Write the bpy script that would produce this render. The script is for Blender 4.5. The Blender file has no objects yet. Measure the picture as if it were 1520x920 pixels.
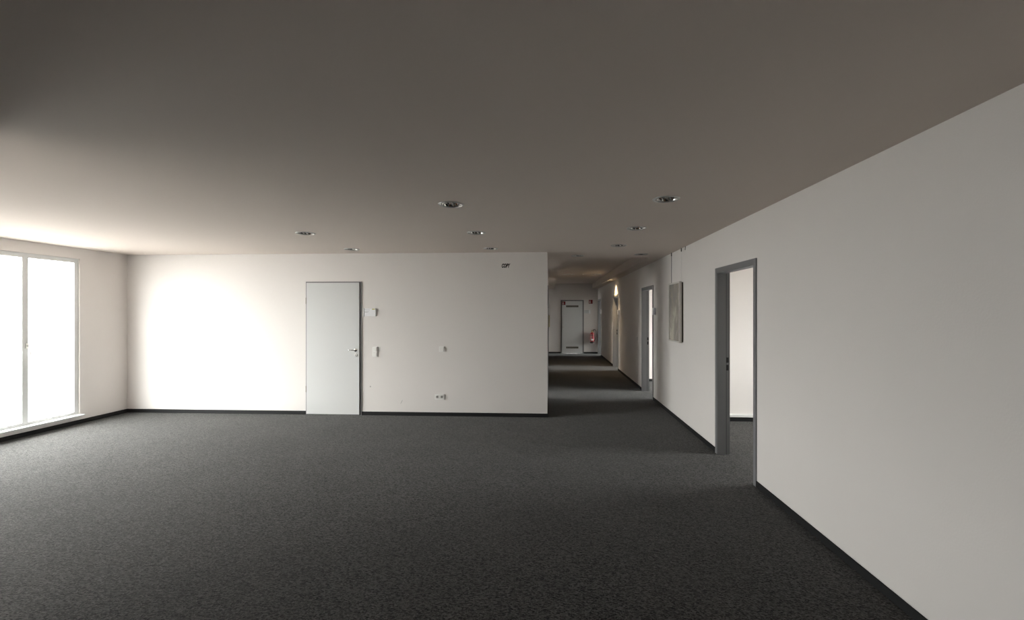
import bpy, bmesh, math, random
from math import sin, cos, pi, radians, atan, sqrt
from mathutils import Vector, Matrix
from mathutils.geometry import delaunay_2d_cdt

C = bpy.context.scene.collection
S = bpy.context.scene
random.seed(4)

# ------------------------------------------------------------------ camera
cam_data = bpy.data.cameras.new('camera')
cam = bpy.data.objects.new('camera', cam_data)
C.objects.link(cam)
EYE = 1.635
cam.location = (0, 0, EYE)
cam.rotation_euler = (pi / 2, 0, atan(34 / 660))
cam_data.sensor_width = 36
cam_data.lens = 660 / 1520 * 36
cam_data.shift_x = -21 / 1520
cam_data.shift_y = 3.5 / 1520
cam_data.clip_start = 0.05
cam_data.clip_end = 400
S.camera = cam

# ------------------------------------------------------------------ sky and exposure
world = bpy.data.worlds.new('overcast_sky')
S.world = world
world.use_nodes = True
wn = world.node_tree
wn.nodes.clear()
wo = wn.nodes.new('ShaderNodeOutputWorld')
wb = wn.nodes.new('ShaderNodeBackground')
# overcast sky: brightness rises from the horizon to the zenith under a bright hazy cloud layer
wb.inputs[0].default_value = (1.0, 0.98, 0.97, 1)
wtc = wn.nodes.new('ShaderNodeTexCoord')
wsx = wn.nodes.new('ShaderNodeSeparateXYZ')
wmr = wn.nodes.new('ShaderNodeMapRange')
SKY = 34.0
wmr.inputs[1].default_value = 0.0
wmr.inputs[2].default_value = 1.0
wmr.inputs[3].default_value = SKY * .75
wmr.inputs[4].default_value = SKY
wn.links.new(wtc.outputs['Generated'], wsx.inputs[0])
wn.links.new(wsx.outputs['Z'], wmr.inputs[0])
wn.links.new(wmr.outputs[0], wb.inputs[1])
wn.links.new(wb.outputs[0], wo.inputs[0])

S.view_settings.view_transform = 'Standard'
S.view_settings.look = 'None'
S.view_settings.exposure = 0.0
S.view_settings.gamma = 1
S.view_settings.use_curve_mapping = False

# room measures (metres)
H = 2.575            # ceiling height
TOP = 3.0            # underside of roof slab
XL = -6.9            # left (window) wall
XR = 1.945           # right wall of hall and corridor
TR = 0.125
YB = 6.94            # back wall of the hall
XC = -0.026          # corner of the corridor
YE = 17.8            # end of the corridor
YF = -2.9            # wall behind the camera
XO = 5.2             # outer wall of the offices


def portal(name, loc, rot, sx, sy):
    l = bpy.data.lights.new(name, 'AREA')
    l.shape = 'RECTANGLE'
    l.size = sx
    l.size_y = sy
    l.cycles.is_portal = True
    o = bpy.data.objects.new(name, l)
    C.objects.link(o)
    o.location = loc
    o.rotation_euler = rot


# window openings: (y0, y1, z0, z1)
HALL_WINDOWS = [(3.4, 4.73, 0.12, 2.42), (4.87, 6.2, 0.12, 2.42)]
ROOM_WINDOWS = [(7.5, 10.3, 0.3, 2.3), (11.9, 14.3, 0.3, 2.3), (15.9, 17.6, 0.3, 2.3)]   # rooms left of the corridor
OFFICE_WINDOWS = [(4.4, 5.8, 0.8, 2.3), (8.2, 9.75, 0.2, 2.3), (12.3, 14.0, 0.2, 1.9), (16.3, 17.6, 0.3, 2.2)]
for y0, y1, z0, z1 in HALL_WINDOWS + ROOM_WINDOWS:      # daylight portals (guide the sky's light only)
    portal('window_portal', (XL - 0.02, (y0 + y1) / 2, (z0 + z1) / 2), (0, -pi / 2, 0), z1 - z0, y1 - y0)
for y0, y1, z0, z1 in OFFICE_WINDOWS:
    portal('window_portal', (XO + 0.02, (y0 + y1) / 2, (z0 + z1) / 2), (0, pi / 2, 0), z1 - z0, y1 - y0)


# ------------------------------------------------------------------ materials
def principled(name, col, rough=0.5, metal=0.0, spec=0.5):
    m = bpy.data.materials.new(name)
    m.use_nodes = True
    b = m.node_tree.nodes['Principled BSDF']
    b.inputs['Base Color'].default_value = (*col, 1)
    b.inputs['Roughness'].default_value = rough
    b.inputs['Metallic'].default_value = metal
    b.inputs['Specular IOR Level'].default_value = spec
    return m


def N(m, kind, **kw):
    n = m.node_tree.nodes.new(kind)
    for k, v in kw.items():
        if k in n.inputs:
            n.inputs[k].default_value = v
        else:
            setattr(n, k, v)
    return n


def L(m, a, b):
    m.node_tree.links.new(a, b)


def grainy(m, col, var, scale, bump=0.0, bscale=None, detail=3):
    """slight colour variation and bump in object space"""
    b = m.node_tree.nodes['Principled BSDF']
    tc = N(m, 'ShaderNodeTexCoord')
    no = N(m, 'ShaderNodeTexNoise', Scale=scale, Detail=detail)
    L(m, tc.outputs['Object'], no.inputs['Vector'])
    r = N(m, 'ShaderNodeMix', data_type='RGBA')
    r.inputs[6].default_value = (*[c * (1 - var) for c in col], 1)
    r.inputs[7].default_value = (*[min(1, c * (1 + var)) for c in col], 1)
    L(m, no.outputs['Fac'], r.inputs[0])
    L(m, r.outputs[2], b.inputs['Base Color'])
    if bump:
        n2 = N(m, 'ShaderNodeTexNoise', Scale=bscale or scale * 8, Detail=2)
        L(m, tc.outputs['Object'], n2.inputs['Vector'])
        bp = N(m, 'ShaderNodeBump', Strength=bump, Distance=0.002)
        L(m, n2.outputs['Fac'], bp.inputs['Height'])
        L(m, bp.outputs[0], b.inputs['Normal'])
    return m


M = {}
M['wall'] = grainy(principled('white_wall_paint', (.81, .775, .75), .85, spec=.2), (.81, .775, .75), .02, 1.3, .25, 90)
M['ceiling'] = grainy(principled('white_ceiling_paint', (.77, .69, .63), .9, spec=.15), (.77, .69, .63), .015, 1.1, .1, 120)
M['frame'] = grainy(principled('grey_steel_lacquer', (.215, .213, .22), .45), (.215, .213, .22), .05, 3)
M['leaf'] = grainy(principled('light_grey_laminate', (.66, .665, .66), .5), (.66, .665, .66), .015, 2)
M['skirt'] = grainy(principled('black_skirting_strip', (.012, .012, .013), .75, spec=.3), (.012, .012, .013), .4, 120)
M['white'] = grainy(principled('white_plastic', (.9, .89, .87), .3), (.9, .89, .87), .01, 5)
M['button'] = grainy(principled('off_white_plastic', (.84, .83, .80), .3), (.84, .83, .80), .01, 5)
M['socket_dark'] = grainy(principled('shaded_socket_plastic', (.25, .24, .23), .5), (.25, .24, .23), .05, 9)
M['chrome'] = principled('polished_metal', (.86, .86, .85), .25, 1.0)
M['steel'] = principled('brushed_steel', (.72, .71, .69), .3, 1.0)
M['reflector'] = principled('mirror_reflector', (.80, .79, .77), .04, 1.0)
M['rim'] = principled('satin_metal_rim', (.62, .61, .59), .28, .8)
M['black'] = principled('black_rubber', (.008, .008, .009), .5)
M['seal'] = principled('black_door_seal', (.006, .006, .007), .8)
M['red'] = grainy(principled('red_enamel', (.32, .010, .014), .3), (.32, .010, .014), .05, 5)
M['signred'] = principled('sign_red', (.22, .01, .012), .45)
M['print'] = principled('white_print', (.8, .8, .78), .6)
M['ink'] = principled('grey_ink', (.33, .33, .34), .6)
M['darkink'] = principled('dark_ink', (.035, .033, .032), .6)
M['yellow'] = principled('yellow_patch', (.55, .50, .16), .6)
M['cream'] = principled('cream_paper', (.62, .55, .34), .6)
M['paper'] = principled('white_paper', (.88, .88, .90), .5)
M['vent'] = principled('brown_grey_vent', (.23, .21, .17), .5)
M['ventdark'] = principled('dark_vent_gap', (.05, .045, .038), .7)
M['tube'] = principled('lamp_glass_tube', (.55, .54, .52), .15)
M['lampbase'] = principled('grey_lamp_base', (.30, .29, .27), .4)
M['satin'] = principled('satin_light_metal', (.80, .80, .79), .38, .6)
M['brass'] = principled('brass_valve', (.45, .33, .14), .35, .9)
M['pale_frame'] = grainy(principled('pale_grey_picture_frame', (.62, .59, .55), .4), (.62, .59, .55), .03, 8)
M['backing'] = principled('picture_backing', (.10, .085, .06), .8)
M['wire'] = principled('steel_wire', (.05, .05, .05), .5, .3)
M['palewire'] = principled('pale_wire', (.8, .79, .77), .5)
M['alu'] = grainy(principled('white_window_frame', (.72, .73, .73), .35), (.72, .73, .73), .02, 4)
M['duct'] = principled('white_cable_duct', (.82, .82, .80), .4)
M['ground'] = grainy(principled('asphalt_paving', (.27, .265, .26), .9), (.27, .265, .26), .1, .4)
M['roof'] = principled('grey_concrete', (.3, .3, .3), .9)

M['bounce_brown'] = grainy(principled('warm_bounce_brown', (.38, .17, .065), .5), (.38, .17, .065), .2, 2)  # invented brown for the unseen front wall, warms the bounced light
# carpet: short charcoal loop pile with pale flecks
m = principled('charcoal_carpet', (.06, .06, .06), .95, spec=.1)
b = m.node_tree.nodes['Principled BSDF']
tc = N(m, 'ShaderNodeTexCoord')
n1 = N(m, 'ShaderNodeTexNoise', Scale=110.0, Detail=3.0, Roughness=0.7)
n2 = N(m, 'ShaderNodeTexVoronoi', Scale=105.0)
n3 = N(m, 'ShaderNodeTexNoise', Scale=1.6, Detail=2.0)
n4 = N(m, 'ShaderNodeTexNoise', Scale=45.0, Detail=3.0, Roughness=0.75)
mp = N(m, 'ShaderNodeMapping')
mp.inputs['Scale'].default_value = (.8, 1.3, 1.0)
L(m, tc.outputs['Object'], mp.inputs['Vector'])
for n in (n1, n2, n4):
    L(m, mp.outputs[0], n.inputs['Vector'])
L(m, tc.outputs['Object'], n3.inputs['Vector'])
cr = N(m, 'ShaderNodeValToRGB')
e = cr.color_ramp.elements
e[0].position = .36
e[0].color = (.0015, .0014, .0013, 1)
e[1].position = .68
e[1].color = (.100, .096, .092, 1)
mx = N(m, 'ShaderNodeMath', operation='MULTIPLY_ADD')
mx.inputs[1].default_value = .5
mv = N(m, 'ShaderNodeMath', operation='MULTIPLY')
mv.inputs[1].default_value = .5
sp = N(m, 'ShaderNodeSeparateColor')
L(m, n2.outputs['Color'], sp.inputs[0])
av = N(m, 'ShaderNodeMix')
av.inputs[0].default_value = .55
L(m, n4.outputs['Fac'], av.inputs[2])
L(m, sp.outputs[0], av.inputs[3])
L(m, av.outputs[0], mv.inputs[0])
L(m, n1.outputs['Fac'], mx.inputs[0])
L(m, mv.outputs[0], mx.inputs[2])
L(m, mx.outputs[0], cr.inputs[0])
dk = N(m, 'ShaderNodeMix', data_type='RGBA', blend_type='MULTIPLY')
dk.inputs[0].default_value = 1
mr = N(m, 'ShaderNodeMapRange')
mr.inputs[1].default_value = .3
mr.inputs[2].default_value = .7
mr.inputs[3].default_value = .90
mr.inputs[4].default_value = 1.08
L(m, n3.outputs['Fac'], mr.inputs[0])
L(m, cr.outputs[0], dk.inputs[6])
L(m, mr.outputs[0], dk.inputs[7])
L(m, dk.outputs[2], b.inputs['Base Color'])
bp = N(m, 'ShaderNodeBump', Strength=.7, Distance=.004)
ad = N(m, 'ShaderNodeMath', operation='ADD')
L(m, n1.outputs['Fac'], ad.inputs[0])
L(m, n2.outputs['Distance'], ad.inputs[1])
L(m, ad.outputs[0], bp.inputs['Height'])
L(m, bp.outputs[0], b.inputs['Normal'])
b.inputs['Sheen Weight'].default_value = .14
b.inputs['Sheen Roughness'].default_value = .4
M['carpet'] = m

# window glass: clear pane
m = bpy.data.materials.new('clear_window_glass')
m.use_nodes = True
nt = m.node_tree
nt.nodes.clear()
out = nt.nodes.new('ShaderNodeOutputMaterial')
tr = nt.nodes.new('ShaderNodeBsdfTransparent')
tr.inputs[0].default_value = (.96, .98, .97, 1)
gl = nt.nodes.new('ShaderNodeBsdfGlossy')
gl.inputs['Roughness'].default_value = .02
lw = nt.nodes.new('ShaderNodeLayerWeight')
pw = nt.nodes.new('ShaderNodeMath')
pw.operation = 'POWER'
pw.inputs[1].default_value = 5
nt.links.new(lw.outputs['Facing'], pw.inputs[0])
fr = nt.nodes.new('ShaderNodeMath')
fr.operation = 'MULTIPLY_ADD'
fr.inputs[1].default_value = .5
fr.inputs[2].default_value = .03
nt.links.new(pw.outputs[0], fr.inputs[0])
ms = nt.nodes.new('ShaderNodeMixShader')
nt.links.new(fr.outputs[0], ms.inputs[0])
nt.links.new(tr.outputs[0], ms.inputs[1])
nt.links.new(gl.outputs[0], ms.inputs[2])
nt.links.new(ms.outputs[0], out.inputs[0])
M['glass'] = m

# picture: soft grey and sand washes
m = principled('washed_grey_print', (.4, .38, .36), .25)
b = m.node_tree.nodes['Principled BSDF']
tc = N(m, 'ShaderNodeTexCoord')
mp = N(m, 'ShaderNodeMapping')
mp.inputs['Rotation'].default_value = (0.5, 0, 0)
mp.inputs['Scale'].default_value = (1, 1.5, .8)
n1 = N(m, 'ShaderNodeTexNoise', Scale=3.4, Detail=4.0, Roughness=.5, Distortion=.5)
L(m, tc.outputs['Object'], mp.inputs['Vector'])
L(m, mp.outputs[0], n1.inputs['Vector'])
cr = N(m, 'ShaderNodeValToRGB')
e = cr.color_ramp.elements
e[0].position = .35
e[0].color = (.30, .29, .29, 1)
e[1].position = .68
e[1].color = (.62, .58, .50, 1)
x = e.new(.52)
x.color = (.38, .35, .315, 1)
L(m, n1.outputs['Fac'], cr.inputs[0])
L(m, cr.outputs[0], b.inputs['Base Color'])
M['art'] = m

# warm lamp (gives off light)
m = bpy.data.materials.new('warm_lamp_lens')
m.use_nodes = True
b = m.node_tree.nodes['Principled BSDF']
b.inputs['Base Color'].default_value = (.9, .8, .6, 1)
b.inputs['Emission Color'].default_value = (1, .78, .48, 1)
b.inputs['Emission Strength'].default_value = 12
M['lamp'] = m


# ------------------------------------------------------------------ mesh helpers
def bm_new():
    return bmesh.new()


def box(bm, x0, x1, y0, y1, z0, z1):
    v = [bm.verts.new((x, y, z)) for x in (x0, x1) for y in (y0, y1) for z in (z0, z1)]
    for f in ((0, 1, 3, 2), (4, 6, 7, 5), (0, 4, 5, 1), (2, 3, 7, 6), (0, 2, 6, 4), (1, 5, 7, 3)):
        bm.faces.new([v[i] for i in f])
    return bm


def bbox(x0, x1, y0, y1, z0, z1, bev=0.0, seg=2):
    bm = bm_new()
    box(bm, x0, x1, y0, y1, z0, z1)
    if bev:
        bmesh.ops.bevel(bm, geom=bm.edges[:], offset=bev, segments=seg, affect='EDGES', profile=.5)
    return bm


def lathe(bm, prof, n=24, cx=0, cy=0, cz=0, axis='Z', ang0=0.0):
    rings = []
    for r, z in prof:
        ring = []
        for i in range(n):
            a = 2 * pi * i / n + ang0
            p = (r * cos(a), r * sin(a), z)
            if axis == 'Y':
                p = (p[0], z, p[1])
            elif axis == 'X':
                p = (z, p[0], p[1])
            ring.append(bm.verts.new((p[0] + cx, p[1] + cy, p[2] + cz)))
        rings.append(ring)
    for a, bb in zip(rings, rings[1:]):
        for i in range(n):
            bm.faces.new((a[i], a[(i + 1) % n], bb[(i + 1) % n], bb[i]))
    if prof[0][0] > 1e-4:
        bm.faces.new(rings[0][::-1])
    if prof[-1][0] > 1e-4:
        bm.faces.new(rings[-1])
    return bm


def ring_lathe(bm, prof, n=32, cx=0, cy=0, cz=0):
    """closed profile swept round: a ring"""
    rings = [[bm.verts.new((r * cos(2 * pi * i / n) + cx, r * sin(2 * pi * i / n) + cy, z + cz)) for i in range(n)] for r, z in prof]
    k = len(rings)
    for j in range(k):
        a, bb = rings[j], rings[(j + 1) % k]
        for i in range(n):
            bm.faces.new((a[i], a[(i + 1) % n], bb[(i + 1) % n], bb[i]))
    return bm


def tube(bm, pts, r, n=10, r_end=None):
    pts = [Vector(p) for p in pts]
    rings = []
    up = None
    for i, p in enumerate(pts):
        d = (pts[min(i + 1, len(pts) - 1)] - pts[max(i - 1, 0)]).normalized()
        if up is None:
            up = d.orthogonal().normalized()
        s_ = d.cross(up).normalized()
        up = s_.cross(d).normalized()
        rr = r if r_end is None else r + (r_end - r) * i / (len(pts) - 1)
        rings.append([bm.verts.new(p + rr * (cos(2 * pi * k / n) * up + sin(2 * pi * k / n) * s_)) for k in range(n)])
    for a, bb in zip(rings, rings[1:]):
        for i in range(n):
            bm.faces.new((a[i], a[(i + 1) % n], bb[(i + 1) % n], bb[i]))
    bm.faces.new(rings[0][::-1])
    bm.faces.new(rings[-1])
    return bm


def obj(name, bm, mat, parent=None, loc=None, smooth=False):
    bmesh.ops.recalc_face_normals(bm, faces=bm.faces[:])
    me = bpy.data.meshes.new(name)
    bm.to_mesh(me)
    bm.free()
    if isinstance(mat, (list, tuple)):
        for k in mat:
            me.materials.append(M[k])
    else:
        me.materials.append(M[mat])
    if smooth:
        me.shade_smooth()
    o = bpy.data.objects.new(name, me)
    C.objects.link(o)
    if parent:
        o.parent = parent
    if loc is not None:
        o.location = loc
    return o


def tag(o, label=None, cat=None, group=None, kind=None):
    if label:
        o['label'] = label
    if cat:
        o['category'] = cat
    if group:
        o['group'] = group
    if kind:
        o['kind'] = kind
    return o


def thing(name, label, cat, loc=(0, 0, 0), rot=0, group=None, kind=None):
    o = bpy.data.objects.new(name, None)
    o.empty_display_size = .1
    C.objects.link(o)
    o.location = loc
    o.rotation_euler = (0, 0, rot)
    return tag(o, label, cat, group, kind)


def struct(name, bm, mat, label, cat='wall', smooth=False):
    return tag(obj(name, bm, mat, smooth=smooth), label, cat, None, 'structure')


# ------------------------------------------------------------------ walls
def pierced(axis, a0, a1, t0, t1, z0, z1, holes):
    """wall slab along axis from a0 to a1, thickness t0..t1, with openings (a, b, z0, z1)"""
    bm = bm_new()

    def put(p, q, zz0, zz1):
        if q - p < 1e-4 or zz1 - zz0 < 1e-4:
            return
        if axis == 'x':
            box(bm, p, q, t0, t1, zz0, zz1)
        else:
            box(bm, t0, t1, p, q, zz0, zz1)
    cur = a0
    for (p, q, hz0, hz1) in sorted(holes):
        put(cur, p, z0, z1)
        put(p, q, z0, hz0)
        put(p, q, hz1, z1)
        cur = q
    put(cur, a1, z0, z1)
    return bm


DOOR_H = 2.145                       # outer height of the grey frames
OFFICE_DOORS = [(4.27, 5.29), (8.405, 9.425), (12.61, 13.63), (16.76, 17.76)]
ROOM_DOORS = [(8.405, 9.425), (12.61, 13.63), (16.70, 17.72)]   # left side of the corridor
LEFT_DOOR = (-3.889, -2.978)         # outer frame of the door in the back wall
END_DOOR = (0.468, 1.379)

obj_floor = bm_new()
box(obj_floor, XL - .12, XO + .12, YF - .12, YE + .12, -.15, 0)
struct('floor', obj_floor, 'carpet', 'charcoal flecked short-pile carpet covering hall, corridor and offices', 'floor')

struct('wall_back', pierced('x', XL, XC, YB, YB + .12, 0, H, [(LEFT_DOOR[0] + .02, LEFT_DOOR[1] - .02, 0, 2.105)]),
       'wall', 'white wall facing the hall, with the closed grey door', 'wall')
bm = bm_new()
box(bm, XL, -2.85, 2.02, 2.14, 0, H)  # unseen stub added to keep window light off the near floor
struct('wall_shade_return', bm, 'wall', 'unseen white wall return added to shade the floor near the viewer', 'wall')
for yy in (11.0, 15.2):
    bm = bm_new()
    box(bm, XL, XC - .125, yy, yy + .12, 0, H)
    struct('wall_partition', bm, 'wall', 'white partition between the rooms left of the corridor', 'wall')
struct('wall_corridor_left', pierced('y', YB + .12, YE, XC - .125, XC, 0, H, [(a + .02, b_ - .02, 0, DOOR_H - .02) for a, b_ in ROOM_DOORS]), 'wall', 'white left wall of the corridor seen almost edge on', 'wall')
struct('wall_corridor_end', pierced('x', XL, XO, YE, YE + .12, 0, TOP, [(END_DOOR[0] + .02, END_DOOR[1] - .02, 0, 2.105)]),
       'wall', 'white wall closing the far end of the corridor', 'wall')
struct('wall_right', pierced('y', YF, YE, XR, XR + TR, 0, H, [(a + .02, b_ - .02, 0, DOOR_H - .02) for a, b_ in OFFICE_DOORS]),
       'wall', 'long white right wall running down the corridor past open doorways', 'wall')
struct('wall_left', pierced('y', YF, YE, XL - .12, XL, 0, TOP, HALL_WINDOWS + ROOM_WINDOWS), 'wall', 'white window wall on the left side of the hall', 'wall')
struct('wall_office_outer', pierced('y', YF, YE, XO, XO + .12, 0, TOP, OFFICE_WINDOWS), 'wall', 'outer white wall of the offices with windows', 'wall')
bm = bm_new()
box(bm, XL - .12, XO + .12, YF - .12, YF, 0, TOP)
struct('wall_front', bm, 'bounce_brown', 'unseen wall behind the viewer, browned to warm the bounced light', 'wall')
for i, (yy, lb) in enumerate([(2.6, 'white partition closing the first office near the viewer'), (6.83, 'white partition seen through the nearest doorway'),
                              (10.7, 'white partition seen through the second doorway'), (15.0, 'white partition seen through the third doorway')]):
    bm = bm_new()
    box(bm, XR + TR, XO, yy, yy + .12, 0, H)
    struct('wall_partition', bm, 'wall', lb, 'wall')
bm = bm_new()
box(bm, XL - .12, XO + .12, YF - .12, YE + .24, TOP, TOP + .2)
struct('roof', bm, 'roof', 'concrete slab above the suspended ceiling', 'roof')
bm = bm_new()
bmesh.ops.create_grid(bm, x_segments=1, y_segments=1, size=90, matrix=Matrix.Translation((0, 8, -3.6)))
struct('ground', bm, 'ground', 'asphalt ground outside, one storey below', 'ground')

# ------------------------------------------------------------------ ceiling with real openings for the lamps and the recess
DOWNLIGHTS = [(-.853, 3.83), (-.857, 5.20), (-.860, 6.50), (.969, 3.74), (.976, 5.02), (.978, 6.30), (-2.89, 5.14), (-2.93, 6.47), (.472, 7.40), (1.487, 7.28)]
SPOT = (1.772, 13.03)
REC = [(.21, 7.84), (1.715, 7.69), (1.715, YE), (.21, YE)]
R_HOLE = .0995


def cdt_plate(outer, holes, z):
    verts, edges = [], []
    for loop in [outer] + holes:
        s0 = len(verts)
        verts += [Vector(p) for p in loop]
        edges += [(s0 + i, s0 + (i + 1) % len(loop)) for i in range(len(loop))]
    vs, es, fs, _, _, _ = delaunay_2d_cdt(verts, edges, [], 0, 1e-6)

    def inside(p, poly):
        c = False
        for i in range(len(poly)):
            a, b_ = poly[i], poly[i - 1]
            if (a[1] > p[1]) != (b_[1] > p[1]) and p[0] < (b_[0] - a[0]) * (p[1] - a[1]) / (b_[1] - a[1]) + a[0]:
                c = not c
        return c
    bm = bm_new()
    bv = [bm.verts.new((v[0], v[1], z)) for v in vs]
    for f in fs:
        cx = sum(vs[i][0] for i in f) / len(f)
        cy = sum(vs[i][1] for i in f) / len(f)
        if not any(inside((cx, cy), h) for h in holes):
            bm.faces.new([bv[i] for i in f])
    return bm


def circle(cx, cy, r, n=32):
    return [(cx + r * cos(2 * pi * i / n), cy + r * sin(2 * pi * i / n)) for i in range(n)]


rec_hole = [REC[0], REC[1], (REC[2][0], YE - .002), (REC[3][0], YE - .002)]
bm = cdt_plate([(XL, YF), (XO, YF), (XO, YE), (XL, YE)],
               [circle(x, y, R_HOLE) for x, y in DOWNLIGHTS] + [circle(SPOT[0], SPOT[1], .042, 20), rec_hole], H)
struct('ceiling', bm, 'ceiling', 'flat off-white plaster ceiling over hall and corridor', 'ceiling')
# the raised recess over the corridor
bm = bm_new()
ZR = H + .20
lo = [bm.verts.new((x, y, H)) for x, y in REC]
hi = [bm.verts.new((x, y, ZR)) for x, y in REC]
for i in (0, 1, 3):
    j = (i + 1) % 4
    bm.faces.new((lo[i], lo[j], hi[j], hi[i]))
bm.faces.new(hi)
struct('ceiling_recess', bm, 'ceiling', 'long raised recess in the corridor ceiling', 'ceiling')

# ------------------------------------------------------------------ skirting boards
def skirt(name, x0, x1, y0, y1, label):
    bm = bbox(x0, x1, y0, y1, .001, .058, .003, 1)
    struct(name, bm, 'skirt', label, 'baseboard')


sk = .013
skirt('baseboard_back', XL, LEFT_DOOR[0] - .001, YB - sk, YB, 'black skirting left of the grey door')
skirt('baseboard_back', LEFT_DOOR[1] + .001, XC + sk, YB - sk, YB, 'black skirting under the switches, right of the grey door')
for a, b_, lb in ((YB, 8.404, 'first'), (9.426, 12.609, 'second'), (13.631, 16.699, 'third')):
    skirt('baseboard_corridor_left', XC, XC + sk, a, b_, 'black skirting along the left corridor wall, %s stretch' % lb)
skirt('baseboard_end', XC + sk, END_DOOR[0] - .001, YE - sk, YE, 'black skirting left of the far vented door')
skirt('baseboard_end', END_DOOR[1] + .001, XR - sk, YE - sk, YE, 'black skirting under the fire extinguisher')
ys = [YF] + [v for d in OFFICE_DOORS for v in d]
lab = ['black skirting nearest the viewer on the right wall', 'black skirting below the hanging picture',
       'black skirting between second and third doorway', 'black skirting between third and fourth doorway']
for i in range(4):
    skirt('baseboard_right', XR - sk, XR, ys[2 * i] + .001, ys[2 * i + 1] - .001, lab[i])
skirt('baseboard_left', XL, XL + sk, YF, YB - sk, 'black skirting under the hall windows')
for yy, lb in ((6.83, 'black skirting inside the nearest office'), (10.7, 'black skirting inside the second office'), (15.0, 'black skirting inside the third office')):
    skirt('baseboard_office', XR + TR, XO, yy - sk, yy, lb)
t = thing('cable_duct', 'white rounded cable duct above the skirting in the nearest office', 'cable duct', (0, 6.83, .094))
obj('duct_body', bbox(XR + TR + .02, XO - .02, -.036, -.002, -.03, .022, .008, 2), 'duct', t)
obj('duct_lid', bbox(XR + TR + .03, XO - .03, -.041, -.034, -.022, .012, .002, 1), 'duct', t)


# ------------------------------------------------------------------ doors
def office_door(n, y0, y1, label, left=False):
    """grey steel frame in the right wall; leaf swung into the office, hinged on the near jamb"""
    t = thing('door_%d' % n, label, 'door', (XC if left else XR, (y0 + y1) / 2, 0), pi if left else 0, kind='structure')
    hw = (y1 - y0) / 2
    for s in (1, -1):
        bm = bm_new()
        a, b_ = (hw - .05, hw) if s > 0 else (-hw, -hw + .05)
        box(bm, -.012, 0.001, a, b_, 0, DOOR_H)                                # face on the hall side
        box(bm, TR - .001, TR + .012, a, b_, 0, DOOR_H)                        # face on the office side
        c, d = (hw - .05, hw - .0205) if s > 0 else (-hw + .0205, -hw + .05)
        box(bm, .001, TR - .001, c, d, 0, DOOR_H - .022)                      # lining
        c, d = (hw - .062, hw - .05) if s > 0 else (-hw + .05, -hw + .062)
        box(bm, -.008, TR - .035, c, d, 0, DOOR_H - .05)                      # stop that forms the rebate
        obj('jamb', bm, 'frame', t)
        bm = bm_new()
        c, d = (hw - .060, hw - .0501) if s > 0 else (-hw + .0501, -hw + .060)
        box(bm, TR - .035, TR - .030, c, d, .0, DOOR_H - .055)
        obj('seal', bm, 'seal', t)
    bm = bm_new()
    box(bm, -.012, .001, -hw + .05, hw - .05, DOOR_H - .05, DOOR_H)
    box(bm, TR - .001, TR + .012, -hw + .05, hw - .05, DOOR_H - .05, DOOR_H)
    box(bm, .001, TR - .001, -hw + .05, hw - .05, DOOR_H - .05, DOOR_H - .022)
    box(bm, -.008, TR - .035, -hw + .062, hw - .062, DOOR_H - .062, DOOR_H - .05)
    obj('head_jamb', bm, 'frame', t)
    # latch and bolt openings in the far jamb
    for z0, z1 in ((1.055, 1.115), (.965, 1.03)):
        obj('strike_opening', bbox(TR - .027, TR - .003, hw - .0512, hw - .0495, z0, z1), 'black', t)
    # leaf, open about a right angle, reaching into the office
    w = 2 * hw - .13
    lf = obj('door_leaf', bbox(TR + .02, TR + .02 + w, -hw + .062, -hw + .102, .008, DOOR_H - .06, .002, 1), 'leaf', t)
    for zz in (.25, 1.85):
        obj('hinge', lathe(bm_new(), [(.0, -.04), (.008, -.04), (.008, .04), (.0, .04)], 10, TR + .022, -hw + .055, zz), 'steel', t)
    for sy, yb in ((1, -hw + .102), (-1, -hw + .062)):
        bm = bm_new()
        cx = TR + .02 + w - .06
        lathe(bm, [(0, 0), (.026, 0), (.026, sy * .008), (.01, sy * .01), (.009, sy * .045), (0, sy * .045)], 16, cx, yb, 1.05, 'Y')
        tube(bm, [(cx, yb + sy * .04, 1.05), (cx - .02, yb + sy * .048, 1.05), (cx - .12, yb + sy * .046, 1.05)], .009)
        obj('handle', bm, 'steel', lf, smooth=True)
    return t


def closed_door(n, x0, x1, y, label, swing_left, leaf_z, over_l, over_r, over_t):
    """closed leaf lying over the face of a grey frame, seen from -Y"""
    t = thing('door_%d' % n, label, 'door', ((x0 + x1) / 2, y, 0), kind='structure')
    hw = (x1 - x0) / 2
    top = 2.125
    for s in (-1, 1):
        bm = bm_new()
        a, b_ = (-hw, -hw + .055) if s < 0 else (hw - .055, hw)
        box(bm, a, b_, -.012, 0.001, 0, top)
        a, b_ = (-hw + .021, -hw + .055) if s < 0 else (hw - .055, hw - .021)
        box(bm, a, b_, .001, .12, 0, top - .022)
        obj('jamb', bm, 'frame', t)
    bm = bm_new()
    box(bm, -hw + .055, hw - .055, -.012, .001, top - .055, top)
    box(bm, -hw + .055, hw - .055, .001, .12, top - .055, top - .022)
    obj('head_jamb', bm, 'frame', t)
    bm = bm_new()
    sx0, sx1 = -hw + over_l - .004, hw - over_r + .012
    box(bm, sx0, sx1, -.0145, -.0125, .004, leaf_z + .004)
    obj('seal', bm, 'seal', t)
    leaf = obj('door_leaf', bbox(-hw + over_l, hw - over_r, -.025, -.0147, .012, leaf_z, .0015, 1), 'leaf', t)
    return t, leaf, -hw + over_l, hw - over_r


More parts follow.
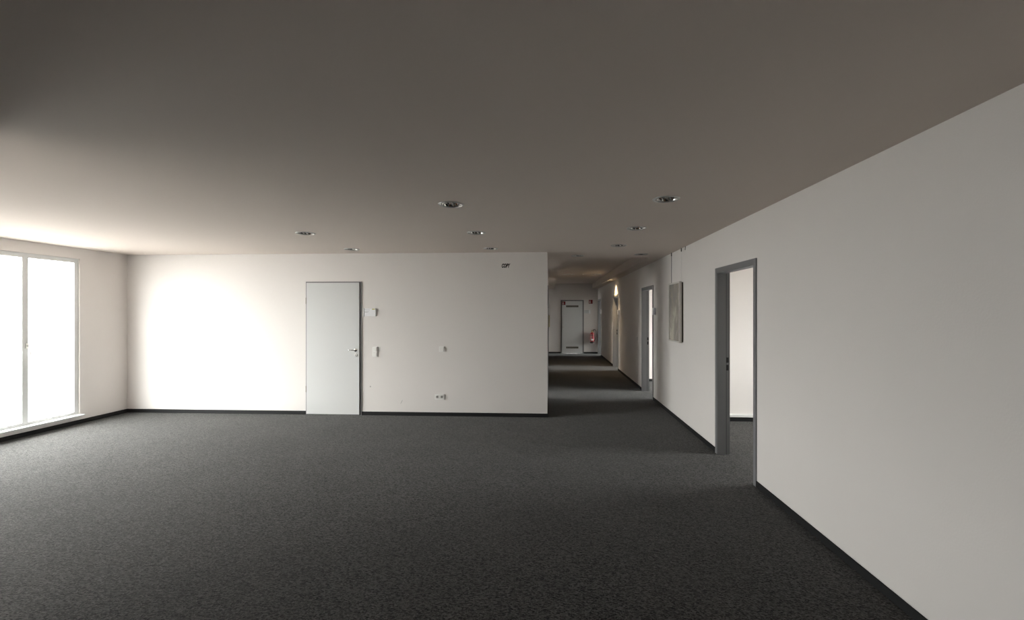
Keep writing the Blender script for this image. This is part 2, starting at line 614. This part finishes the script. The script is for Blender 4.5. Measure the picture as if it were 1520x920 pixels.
def lever(parent, cx, y, z, direction, mat='chrome', L_=.12):
    bm = bm_new()
    lathe(bm, [(0, 0), (.026, 0), (.026, -.007), (.022, -.010), (.0105, -.010), (.0095, -.05), (0, -.05)], 24, cx, y, z, 'Y')
    pts = []
    for i in range(9):
        u = i / 8
        pts.append((cx + direction * (u * L_), y - .044 - .012 * sin(u * pi) * .6, z + .003 * sin(u * pi)))
    tube(bm, pts, .0105, 12, .007)
    obj('door_handle', bm, mat, parent, smooth=True)
    bm = bm_new()
    lathe(bm, [(0, 0), (.026, 0), (.026, -.007), (.022, -.010), (0, -.010)], 24, cx, y, z - .078, 'Y')
    obj('key_rosette', bm, 'satin', parent)
    bm = bm_new()
    lathe(bm, [(0, -.0101), (.0055, -.0101), (.0055, -.0112), (0, -.0112)], 12, cx, y, z - .074, 'Y')
    box(bm, cx - .003, cx + .003, y - .0112, y - .0101, z - .092, z - .074)
    obj('keyhole', bm, 'black', parent)


for i, (a, b_) in enumerate(OFFICE_DOORS):
    office_door(i + 1, a, b_, ['nearest open doorway in the right wall with a dark grey steel frame',
                               'second open doorway in the right wall, beyond the hanging picture',
                               'third open doorway in the right wall, under the warm light cone',
                               'furthest open doorway in the right wall, next to the fire extinguisher'][i])
for i, (a, b_) in enumerate(ROOM_DOORS):
    office_door(i + 7, a, b_, '%s open doorway in the left corridor wall, hidden edge on' % ['first', 'second', 'third'][i], True)
t, leaf, lx0, lx1 = closed_door(5, LEFT_DOOR[0], LEFT_DOOR[1], YB, 'closed light grey door with a metal lever in the white hall wall', True, 2.108, .016, .032, .017)
lever(leaf, lx1 - .058, -.025, 1.036, -1, L_=.115)
for zz in (.41, 1.82):
    bm = lathe(bm_new(), [(0, -.05), (.007, -.05), (.007, -.001), (.0055, 0), (.007, .001), (.007, .05), (0, .05)], 12, lx0 - .006, -.022, zz)
    obj('hinge', bm, 'vent', t)
t, leaf, lx0, lx1 = closed_door(6, END_DOOR[0], END_DOOR[1], YE, 'closed light grey vented door at the far end of the corridor', False, 2.085, .045, .045, .04)
lever(leaf, lx0 + .055, -.025, 1.05, 1, 'steel', L_=.125)


def vent(parent, cx, z0, z1, w):
    v = obj('ventilation_grille', bbox(cx - w / 2, cx + w / 2, -.029, -.0245, z0, z1, .001, 1), 'vent', parent)
    n = 8
    bm = bm_new()
    for k in range(n):
        x = cx - w / 2 + w * (k + .5) / n
        box(bm, x - w / n * .27, x + w / n * .27, -.0302, -.0288, z0 + .012, z1 - .012)
    obj('vent_slots', bm, 'ventdark', v)


vent(leaf, 0, 1.838, 1.915, .49)
vent(leaf, 0, .198, .274, .49)

# ------------------------------------------------------------------ windows
def window(n, xf, sgn, y0, y1, z0, z1, label):
    """xf: inner face of the wall; sgn: +1 when outside lies towards +x"""
    t = thing('window_%d' % n, label, 'window', (xf + sgn * .05, (y0 + y1) / 2, z0), kind='structure')
    w, h = y1 - y0, z1 - z0
    bm = bm_new()
    fw = .06
    box(bm, -.03, .03, -w / 2, -w / 2 + fw, 0, h)
    box(bm, -.03, .03, w / 2 - fw, w / 2, 0, h)
    box(bm, -.03, .03, -w / 2 + fw, w / 2 - fw, 0, fw)
    box(bm, -.03, .03, -w / 2 + fw, w / 2 - fw, h - fw, h)
    obj('window_frame', bm, 'alu', t)
    bm = bm_new()
    box(bm, -.028, .028, -.035, .035, fw, h - fw)
    obj('mullion', bm, 'alu', t)
    for s in (-1, 1):
        a, b_ = (-w / 2 + fw, -.035) if s < 0 else (.035, w / 2 - fw)
        bm = bm_new()
        box(bm, -.004, .004, a, b_, fw, h - fw)
        obj('pane', bm, 'glass', t)
    bm = bbox(-sgn * .05 - .09 if sgn > 0 else .03, -.03 if sgn > 0 else .05 + .09, -w / 2 + .0, w / 2 - .0, -.0, .02, .003, 1)
    obj('window_sill', bm, 'alu', t)
    hx = -sgn * .03
    bm = bm_new()
    box(bm, min(hx, hx - sgn * .012), max(hx, hx - sgn * .012), .002, .028, h * .45, h * .45 + .07)
    tube(bm, [(hx - sgn * .01, .015, h * .45 + .035), (hx - sgn * .045, .015, h * .45 + .035), (hx - sgn * .05, .015, h * .45 + .02), (hx - sgn * .05, .015, h * .45 - .09)], .008)
    obj('window_handle', bm, 'steel', t)


for i, w_ in enumerate(HALL_WINDOWS):
    window(i + 1, XL, -1, *w_, ['tall hall window further from the white back wall', 'tall hall window next to the white back wall'][i])
for i, w_ in enumerate(OFFICE_WINDOWS):
    window(i + 3, XO, 1, *w_, 'window in the outer wall of the %s office' % ['nearest', 'second', 'third', 'fourth'][i])


for i, w_ in enumerate(ROOM_WINDOWS):
    window(i + 7, XL, -1, *w_, 'window of the %s room left of the corridor' % ['first', 'second', 'third'][i])

# ------------------------------------------------------------------ recessed downlights
def make_downlight():
    t = thing('ceiling_downlight', 'x', 'downlight', (0, 0, H), group='round recessed downlights in the ceiling')
    bm = bm_new()
    ring_lathe(bm, [(.093, .003), (.094, -.005), (.100, -.009), (.109, -.005), (.110, .0005), (.098, .001)], 40)
    obj('rim', bm, 'rim', t, smooth=True)
    bm = bm_new()
    prof = [(.0975, .0015), (.093, .02), (.085, .05), (.070, .085), (.045, .11), (0.0, .112)]
    n = 30           # fluted mirror: every second rib stands a little further in
    rings = []
    for r, z in prof:
        rings.append([bm.verts.new((r * f_ * cos(2 * pi * i / n), r * f_ * sin(2 * pi * i / n), z)) for i in range(n) for f_ in [(.93 if i % 2 and z > .01 else 1)]] if r > 0 else [bm.verts.new((0, 0, z))])
    for a, b_ in zip(rings, rings[1:]):
        for i in range(n):
            if len(b_) == 1:
                bm.faces.new((a[i], a[(i + 1) % n], b_[0]))
            else:
                bm.faces.new((a[i], a[(i + 1) % n], b_[(i + 1) % n], b_[i]))
    obj('reflector', bm, 'reflector', t)
    for sx in (-1, 1):                       # two short twin-tube lamps lying across the reflector
        bm = bm_new()
        for dy in (-.012, .012):
            tube(bm, [(sx * .020, dy, .050), (sx * .068, dy * 1.05, .044)], .0055, 10)
        tube(bm, [(sx * .066, -.0125, .0405), (sx * .066, .0125, .0405)], .007, 8)
        lamp = obj('lamp_tube', bm, 'tube', t, smooth=True)
        bm = bbox(min(sx * .004, sx * .022), max(sx * .004, sx * .022), -.014, .014, .045, .065, .003, 1)
        obj('lamp_base', bm, 'lampbase', lamp)
    bm = bm_new()
    for a in range(2):
        c, s = cos(a * pi / 2 + .6), sin(a * pi / 2 + .6)
        tube(bm, [(-.086 * c, -.086 * s, .014), (.086 * c, .086 * s, .014)], .0022, 6)
    obj('lamp_bracket', bm, 'reflector', t)
    return t


def copy_tree(o, parent=None):
    c = o.copy()
    C.objects.link(c)
    if parent:
        c.parent = parent
        c.matrix_parent_inverse = o.matrix_parent_inverse
    for ch in list(o.children):
        copy_tree(ch, c)
    return c


dl_labels = ['large downlight in the ceiling, nearest of the middle row in front of the white wall',
             'second downlight of the middle row, between the nearest one and the white wall',
             'downlight of the middle row closest to the top of the white wall',
             'largest downlight in the ceiling, nearest of the row leading to the corridor',
             'second downlight of the row leading to the corridor',
             'third downlight of the row leading to the corridor, just before its mouth',
             'downlight above the left, nearer of the two over the closed grey door',
             'downlight above the left, close to the wall over the closed grey door',
             'small downlight at the corridor mouth, left one before the ceiling recess',
             'small downlight at the corridor mouth, right one beside the ceiling recess']
proto = make_downlight()
for i, (x, y) in enumerate(DOWNLIGHTS):
    o = proto if i == 0 else copy_tree(proto)
    o.location = (x, y, H)
    o.rotation_euler = (0, 0, random.uniform(-.25, .25))
    o['label'] = dl_labels[i]

# the one lit warm spot by the third doorway
t = thing('ceiling_spotlight', 'small lit warm spotlight in the ceiling edge above the third doorway', 'spotlight', (SPOT[0], SPOT[1], H))
obj('rim', ring_lathe(bm_new(), [(.036, .003), (.037, -.004), (.046, -.005), (.05, -.001), (.05, .0005), (.041, .001)], 28), 'rim', t, smooth=True)
bm = bm_new()
lathe(bm, [(0, .06), (.030, .058), (.0385, .03), (.041, .001)][::-1], 20)
bmesh.ops.delete(bm, geom=[f for f in bm.faces if len(f.verts) > 4], context='FACES')
obj('reflector', bm, 'reflector', t, smooth=True)
obj('lamp_lens', lathe(bm_new(), [(0, .004), (.022, .0), (.026, .008), (0, .02)], 20), 'lamp', t, smooth=True)
sl = bpy.data.lights.new('lamp_beam', 'SPOT')
sl.energy = 115
sl.color = (1, .70, .36)
sl.spot_size = radians(108)
sl.spot_blend = 1.0
sl.shadow_soft_size = .03
so = bpy.data.objects.new('lamp_beam', sl)
C.objects.link(so)
so.parent = t
so.location = (0, 0, -.012)

# slim slot diffusers across the recess
def slot(xa, xb, y, label, gap):
    t = thing('slot_diffuser', label, 'air diffuser', ((xa + xb) / 2, y, ZR))
    w = (xb - xa) / 2
    obj('diffuser_frame', bbox(-w, w, -.03, .03, -.014, -.0005, .002, 1), 'white', t)
    bm = bm_new()
    n = gap
    for k in range(n):
        x = -w + 2 * w * (k + .5) / n
        box(bm, x - w / n * .7, x + w / n * .7, -.021, -.006, -.0152, -.0138)
    obj('diffuser_slots', bm, 'ventdark', t)


slot(.42, .76, 13.3, 'left short slot diffuser with dark dashes in the corridor ceiling recess', 4)
slot(1.0, 1.55, 13.3, 'right long pale slot diffuser in the corridor ceiling recess', 3)


# ------------------------------------------------------------------ plates on the walls
def wall_thing(name, label, cat, loc, face, group=None):
    """local frame: +x to the right along the wall, -y out of the wall, z up"""
    rot = {'back': 0, 'right': -pi / 2, 'left': pi / 2}[face]
    return thing(name, label, cat, loc, rot, group)


def room_sign(label, loc, face, w=.205, h=.125, patch=True, d=.022):
    t = wall_thing('door_sign', label, 'sign', loc, face)
    obj('backplate', bbox(-w / 2 + .022, w / 2, -d, -.0005, -h / 2, h / 2, .002, 1), 'paper', t)
    obj('side_strip', bbox(-w / 2, -w / 2 + .018, -d - .004, -.0005, -h / 2 - .002, h / 2 + .002, .002, 1), 'white', t)
    bm = bm_new()
    x0 = -w / 2 + .028
    for zz, ww in ((.036, .085), (.006, .07), (.0, .05)):
        box(bm, x0, x0 + ww * w / .205, -d - .0012, -d + .0001, zz * h / .125, zz * h / .125 + .0035)
    tag(obj('printed_lines', bm, 'ink', t), kind='stuff')
    if patch:
        obj('yellow_label', bbox(w / 2 - .058, w / 2 - .012, -d - .0014, -d + .0001, h / 2 - .022, h / 2 - .006), 'yellow', t)
    return t


room_sign('white room sign with a yellow patch right of the closed grey door', (-2.85, YB, 1.636), 'back')
room_sign('small room sign right of the second doorway, before the picture', (XR, 8.285, 1.655), 'right', .155, .125, False, .028)
room_sign('small room sign beside the third doorway, in the warm light', (XR, 12.49, 1.64), 'right', .17, .13, False, .03)
room_sign('small room sign beside the furthest doorway', (XR, 16.64, 1.665), 'right', .17, .17, False, .03)


def switch(label, loc, face, n=2):
    t = wall_thing('light_switch', label, 'light switch', loc, face)
    s = .075 if n > 1 else .082
    obj('switch_frame', bbox(-s / 2 - .004, s / 2 + .004, -.012, -.0005, -s * n / 2 - .004, s * n / 2 + .004, .003, 2), 'white', t)
    for k in range(n):
        z = (k - (n - 1) / 2) * s
        obj('rocker', bbox(-s / 2 + .008, s / 2 - .008, -.019, -.010, z - s / 2 + .007, z + s / 2 - .007, .003, 2), 'button', t)
    return t


switch('double light switch under the white room sign', (-2.762, YB, 1.010), 'back', 2)
switch('single light switch on the middle of the white hall wall', (-1.688, YB, 1.055), 'back', 1)
switch('single light switch on the right wall before the second doorway', (XR, 9.925, 1.063), 'right', 1)
switch('single light switch on the right wall before the furthest doorway', (XR, 16.31, 1.046), 'right', 1)


def socket(label, loc, face, n):
    t = wall_thing('power_socket', label, 'power socket', loc, face)
    s = .073
    obj('socket_frame', bbox(-s * n / 2 - .004, s * n / 2 + .004, -.012, -.0005, -s / 2 - .007, s / 2 + .007, .003, 2), 'white', t)
    for k in range(n):
        x = (k - (n - 1) / 2) * s
        bm = bm_new()
        # insert with a round well: a ring plus recessed floor
        lathe(bm, [(.031, -.012), (.031, -.016), (.0225, -.0165), (.0205, -.0125), (0, -.0125)], 24, x, 0, 0, 'Y')
        ins = obj('socket_insert', bm, 'button', t)
        bm = bm_new()
        lathe(bm, [(0, -.0126), (.0185, -.0126), (.0185, -.0132), (0, -.0132)], 20, x, 0, 0, 'Y')
        obj('socket_well', bm, 'socket_dark', ins)
        bm = bm_new()
        for dx in (-.009, .009):
            lathe(bm, [(0, -.0132), (.003, -.0132), (.003, -.0138), (0, -.0138)], 10, x + dx, 0, 0, 'Y')
        obj('pin_holes', bm, 'black', ins)
    return t


socket('white double power socket low on the white hall wall', (-1.723, YB, .303), 'back', 2)
socket('white power socket low on the right wall before the second doorway', (XR, 9.925, .31), 'right', 1)
socket('white power socket low on the right wall before the furthest doorway', (XR, 16.31, .274), 'right', 1)

# lettering high on the back wall
cu = bpy.data.curves.new('lettering', 'FONT')
cu.body = 'COPY'
cu.size = .074
cu.shear = .28
cu.offset = .0048
cu.extrude = .0008
cu.align_x = 'CENTER'
tmp = bpy.data.objects.new('tmp_text', cu)
C.objects.link(tmp)
bpy.context.view_layer.update()
me = bpy.data.meshes.new_from_object(tmp.evaluated_get(bpy.context.evaluated_depsgraph_get()))
bpy.data.objects.remove(tmp)
xs = [v.co.x for v in me.vertices]
k = .137 / (max(xs) - min(xs))
for v in me.vertices:
    v.co = Vector((v.co.x * k, -v.co.z - .001, v.co.y * 1.1))
me.materials.clear()
me.materials.append(M['darkink'])
o = bpy.data.objects.new('wall_lettering', me)
C.objects.link(o)
o.location = (-.683, YB, 2.338)
tag(o, 'small dark slanted word COPY high on the white hall wall by the corridor', 'lettering')


def scuff(label, loc, pts, w):
    bm = bm_new()
    vs = []
    for i, (x, z) in enumerate(pts):
        ww = w * sin(pi * (i + .4) / (len(pts) - .2)) + .0006
        vs.append((bm.verts.new((x - ww, 0, z)), bm.verts.new((x + ww, 0, z))))
    for a, b_ in zip(vs, vs[1:]):
        bm.faces.new((a[0], a[1], b_[1], b_[0]))
    r = bmesh.ops.extrude_face_region(bm, geom=bm.faces[:])
    bmesh.ops.translate(bm, vec=(0, -.0006, 0), verts=[v for v in r['geom'] if isinstance(v, bmesh.types.BMVert)])
    o = obj('wall_scuff', bm, 'scuff', loc=loc)
    tag(o, label, 'scuff mark')


M['scuff'] = principled('grey_scuff', (.42, .41, .39), .8)
scuff('thin slanted grey scuff low on the white wall, left of the double socket', (-2.335, YB - .0002, .215), [(-.018, -.03), (-.006, -.01), (.004, .008), (.014, .032)], .0035)
scuff('faint round grey mark below the double light switch', (-2.84, YB - .0002, .455), [(0, -.012), (0, -.004), (0, .004), (0, .012)], .009)

# notices on the left corridor wall, seen edge on
t = wall_thing('notice_board', 'narrow white notice holder seen edge on at the corridor mouth, upper one', 'notice', (XC, 11.9, 1.658), 'left')
obj('backplate', bbox(-.15, .15, -.045, -.0005, -.088, .088, .003, 1), 'white', t)
obj('notice_sheet', bbox(-.14, .14, -.047, -.0445, -.08, .08), 'paper', t)
t = wall_thing('notice_board', 'narrow cream notice holder seen edge on at the corridor mouth, lower one', 'notice', (XC, 11.9, 1.40), 'left')
obj('backplate', bbox(-.11, .11, -.045, -.0005, -.155, .155, .003, 1), 'cream', t)
obj('notice_sheet', bbox(-.10, .10, -.047, -.0445, -.145, .145), 'cream', t)


# ------------------------------------------------------------------ red fire signs
def flat(bm, pts, y0, y1):
    a = [bm.verts.new((x, y0, z)) for x, z in pts]
    b_ = [bm.verts.new((x, y1, z)) for x, z in pts]
    bm.faces.new(a)
    bm.faces.new(b_[::-1])
    for i in range(len(pts)):
        j = (i + 1) % len(pts)
        bm.faces.new((a[i], a[j], b_[j], b_[i]))


def fire_sign(name, label, loc, s=.15):
    t = thing(name, label, 'sign', loc)
    obj('sign_plate', bbox(-s / 2, s / 2, -.004, -.0005, -s / 2, s / 2, .001, 1), 'signred', t)
    bm = bm_new()       # white extinguisher outline on the left
    k = s / .15
    flat(bm, [(-.048 * k, -.055 * k), (-.012 * k, -.055 * k), (-.012 * k, .02 * k), (-.022 * k, .032 * k), (-.038 * k, .032 * k), (-.048 * k, .02 * k)], -.0052, -.0038)
    flat(bm, [(-.036 * k, .034 * k), (-.024 * k, .034 * k), (-.024 * k, .045 * k), (-.004 * k, .052 * k), (-.004 * k, .058 * k), (-.036 * k, .056 * k)], -.0052, -.0038)
    obj('extinguisher_symbol', bm, 'print', t)
    bm = bm_new()       # flame on the right
    flat(bm, [(.012 * k, -.04 * k), (.05 * k, -.04 * k), (.056 * k, -.015 * k), (.046 * k, .01 * k), (.042 * k, -.008 * k), (.036 * k, .035 * k), (.022 * k, .005 * k), (.014 * k, .012 * k), (.008 * k, -.018 * k)], -.0052, -.0038)
    obj('flame_symbol', bm, 'signpink', t)
    return t


M['signpink'] = principled('worn_print', (.34, .10, .10), .6)
fire_sign('fire_extinguisher_sign', 'red fire extinguisher sign high on the end wall right of the vented door', (1.657, YE, 2.055))
fire_sign('fire_sign', 'red fire sign in the top left corner of the far vented door', (.585, YE - .025, 2.0), .135)

t = thing('wall_plate', 'pale sign plate right of the far vented door', 'sign', (1.52, YE, 1.662))
obj('backplate', bbox(-.125, .055, -.014, -.0005, -.065, .065, .002, 1), 'leaf', t)
obj('printed_lines', box(bm_new(), -.11, .04, -.0155, -.0138, .03, .036), 'ink', t)
bm = bm_new()
flat(bm, [(.065, -.08), (.125, -.08), (.125, .01), (.105, .09), (.085, .09), (.065, .01)], -.02, -.0005)
obj('white_tab', bm, 'paper', t)

# ------------------------------------------------------------------ fire extinguisher
t = thing('fire_extinguisher', 'red fire extinguisher with black hose hanging on the end wall', 'fire extinguisher', (1.70, YE - .105, .425))
obj('cylinder_body', lathe(bm_new(), [(0, .03), (.078, .03), (.083, .05), (.083, .34), (.078, .375), (.06, .40), (.035, .415), (.028, .43), (0, .43)], 28), 'red', t, smooth=True)
obj('base_ring', lathe(bm_new(), [(0, -.008), (.084, -.008), (.088, 0), (.088, .05), (.084, .055), (0, .055)], 28), 'black', t, smooth=False)
obj('valve', lathe(bm_new(), [(0, .425), (.02, .425), (.02, .45), (.028, .455), (.028, .475), (.015, .48), (0, .48)], 16), 'brass', t)
bm = bm_new()
flat(bm, [(-.03, .475), (.0, .485), (.095, .50), (.10, .512), (-.01, .505), (-.034, .492)], -.012, .012)
flat(bm, [(.0, .46), (.085, .455), (.09, .465), (.0, .475)], -.01, .01)
obj('carry_handle', bm, 'black', t)
bm = bm_new()
pts = [(.02, 0, .465), (.045, -.01, .51), (.08, -.015, .535), (.12, -.02, .525), (.15, -.02, .48), (.165, -.02, .42), (.168, -.02, .34), (.158, -.02, .26), (.14, -.02, .19), (.115, -.02, .14)]
P = [Vector(p) for p in pts]
sm = []
for i in range(len(P) - 1):
    p0, p1, p2, p3 = P[max(i - 1, 0)], P[i], P[i + 1], P[min(i + 2, len(P) - 1)]
    for q in range(4):
        u = q / 4
        sm.append(.5 * ((2 * p1) + (p2 - p0) * u + (2 * p0 - 5 * p1 + 4 * p2 - p3) * u * u + (3 * p1 - p0 - 3 * p2 + p3) * u ** 3))
sm.append(P[-1])
tube(bm, sm, .0125, 10)
h_ = obj('hose', bm, 'black', t, smooth=True)
obj('nozzle', tube(bm_new(), [(.12, -.02, .15), (.10, -.02, .10), (.095, -.02, .075)], .016, 10, .021), 'black', h_, smooth=True)


def curved_patch(a0, a1, z0, z1, r=.0842, n=8):
    bm = bm_new()
    vv = []
    for i in range(n + 1):
        a = a0 + (a1 - a0) * i / n
        vv.append([bm.verts.new((r * sin(a), -r * cos(a), z)) for z in (z0, z1)])
    for a, b_ in zip(vv, vv[1:]):
        bm.faces.new((a[0], b_[0], b_[1], a[1]))
    r_ = bmesh.ops.extrude_face_region(bm, geom=bm.faces[:])
    bmesh.ops.scale(bm, vec=(.985, .985, 1), verts=[v for v in r_['geom'] if isinstance(v, bmesh.types.BMVert)])
    return bm


obj('white_label', curved_patch(-.45, .55, .10, .165), 'cream_label' if 'cream_label' in M else 'print', t)
obj('printed_column', curved_patch(-.62, -.40, .10, .345), 'print', t)
bm = bm_new()
for zz in (.335, .30, .275, .25, .22, .195):
    b2 = curved_patch(-.25, .5, zz, zz + .008)
    me2 = bpy.data.meshes.new('tmp')
    b2.to_mesh(me2)
    b2.free()
    bm.from_mesh(me2)
tag(obj('printed_lines', bm, 'signpink', t), kind='stuff')
bm = bm_new()
box(bm, -.03, .03, .083, .1045, .06, .40)
ring_lathe(bm, [(.084, .30), (.088, .30), (.088, .32), (.084, .32)], 28)
obj('wall_bracket', bm, 'black', t)

# ------------------------------------------------------------------ hanging picture on the right wall
YP0, YP1 = 6.55, 7.13
t = wall_thing('hanging_picture', 'pale framed grey print hanging on wires on the right wall', 'picture', (XR, (YP0 + YP1) / 2, 1.638), 'right')
w, h = (YP1 - YP0) / 2, .448
fw = .022
bm = bm_new()
d0, d1 = -.060, -.026
box(bm, -w, -w + fw, d0, d1, -h, h)
box(bm, w - fw, w, d0, d1, -h, h)
box(bm, -w + fw, w - fw, d0, d1, h - fw, h)
box(bm, -w + fw, w - fw, d0, d1, -h, -h + fw)
obj('picture_frame', bm, 'pale_frame', t)
obj('print', bbox(-w + fw, w - fw, -.050, -.040, -h + fw, h - fw), 'art', t)
obj('backing_board', bbox(-w + .012, w - .012, -.0275, -.002, -h + .012, h - .012), 'backing', t)
for sx, mt in ((-1, 'wire'), (1, 'palewire')):
    bm = tube(bm_new(), [(sx * (w - .03), -.022, h - .02), (sx * (w - .03), -.022, H - 1.638 - .002)], .0042 if sx < 0 else .0016, 6)
    wi = obj('hanging_wire', bm, mt, t)
    bm = tube(bm_new(), [(sx * (w - .03), -.022, H - 1.638 - .055), (sx * (w - .03), -.022, H - 1.638 - .005)], .008, 8, .006)
    obj('wire_clamp', bm, 'wire', wi)
t = wall_thing('ceiling_hook', 'tiny dark picture hook at the ceiling edge right of the hanging picture', 'hook', (XR, 6.42, H - .035), 'right')
obj('hook_body', tube(bm_new(), [(0, -.012, .034), (0, -.012, .0), (0, -.018, -.01), (0, -.012, -.02)], .004, 8), 'wire', t)
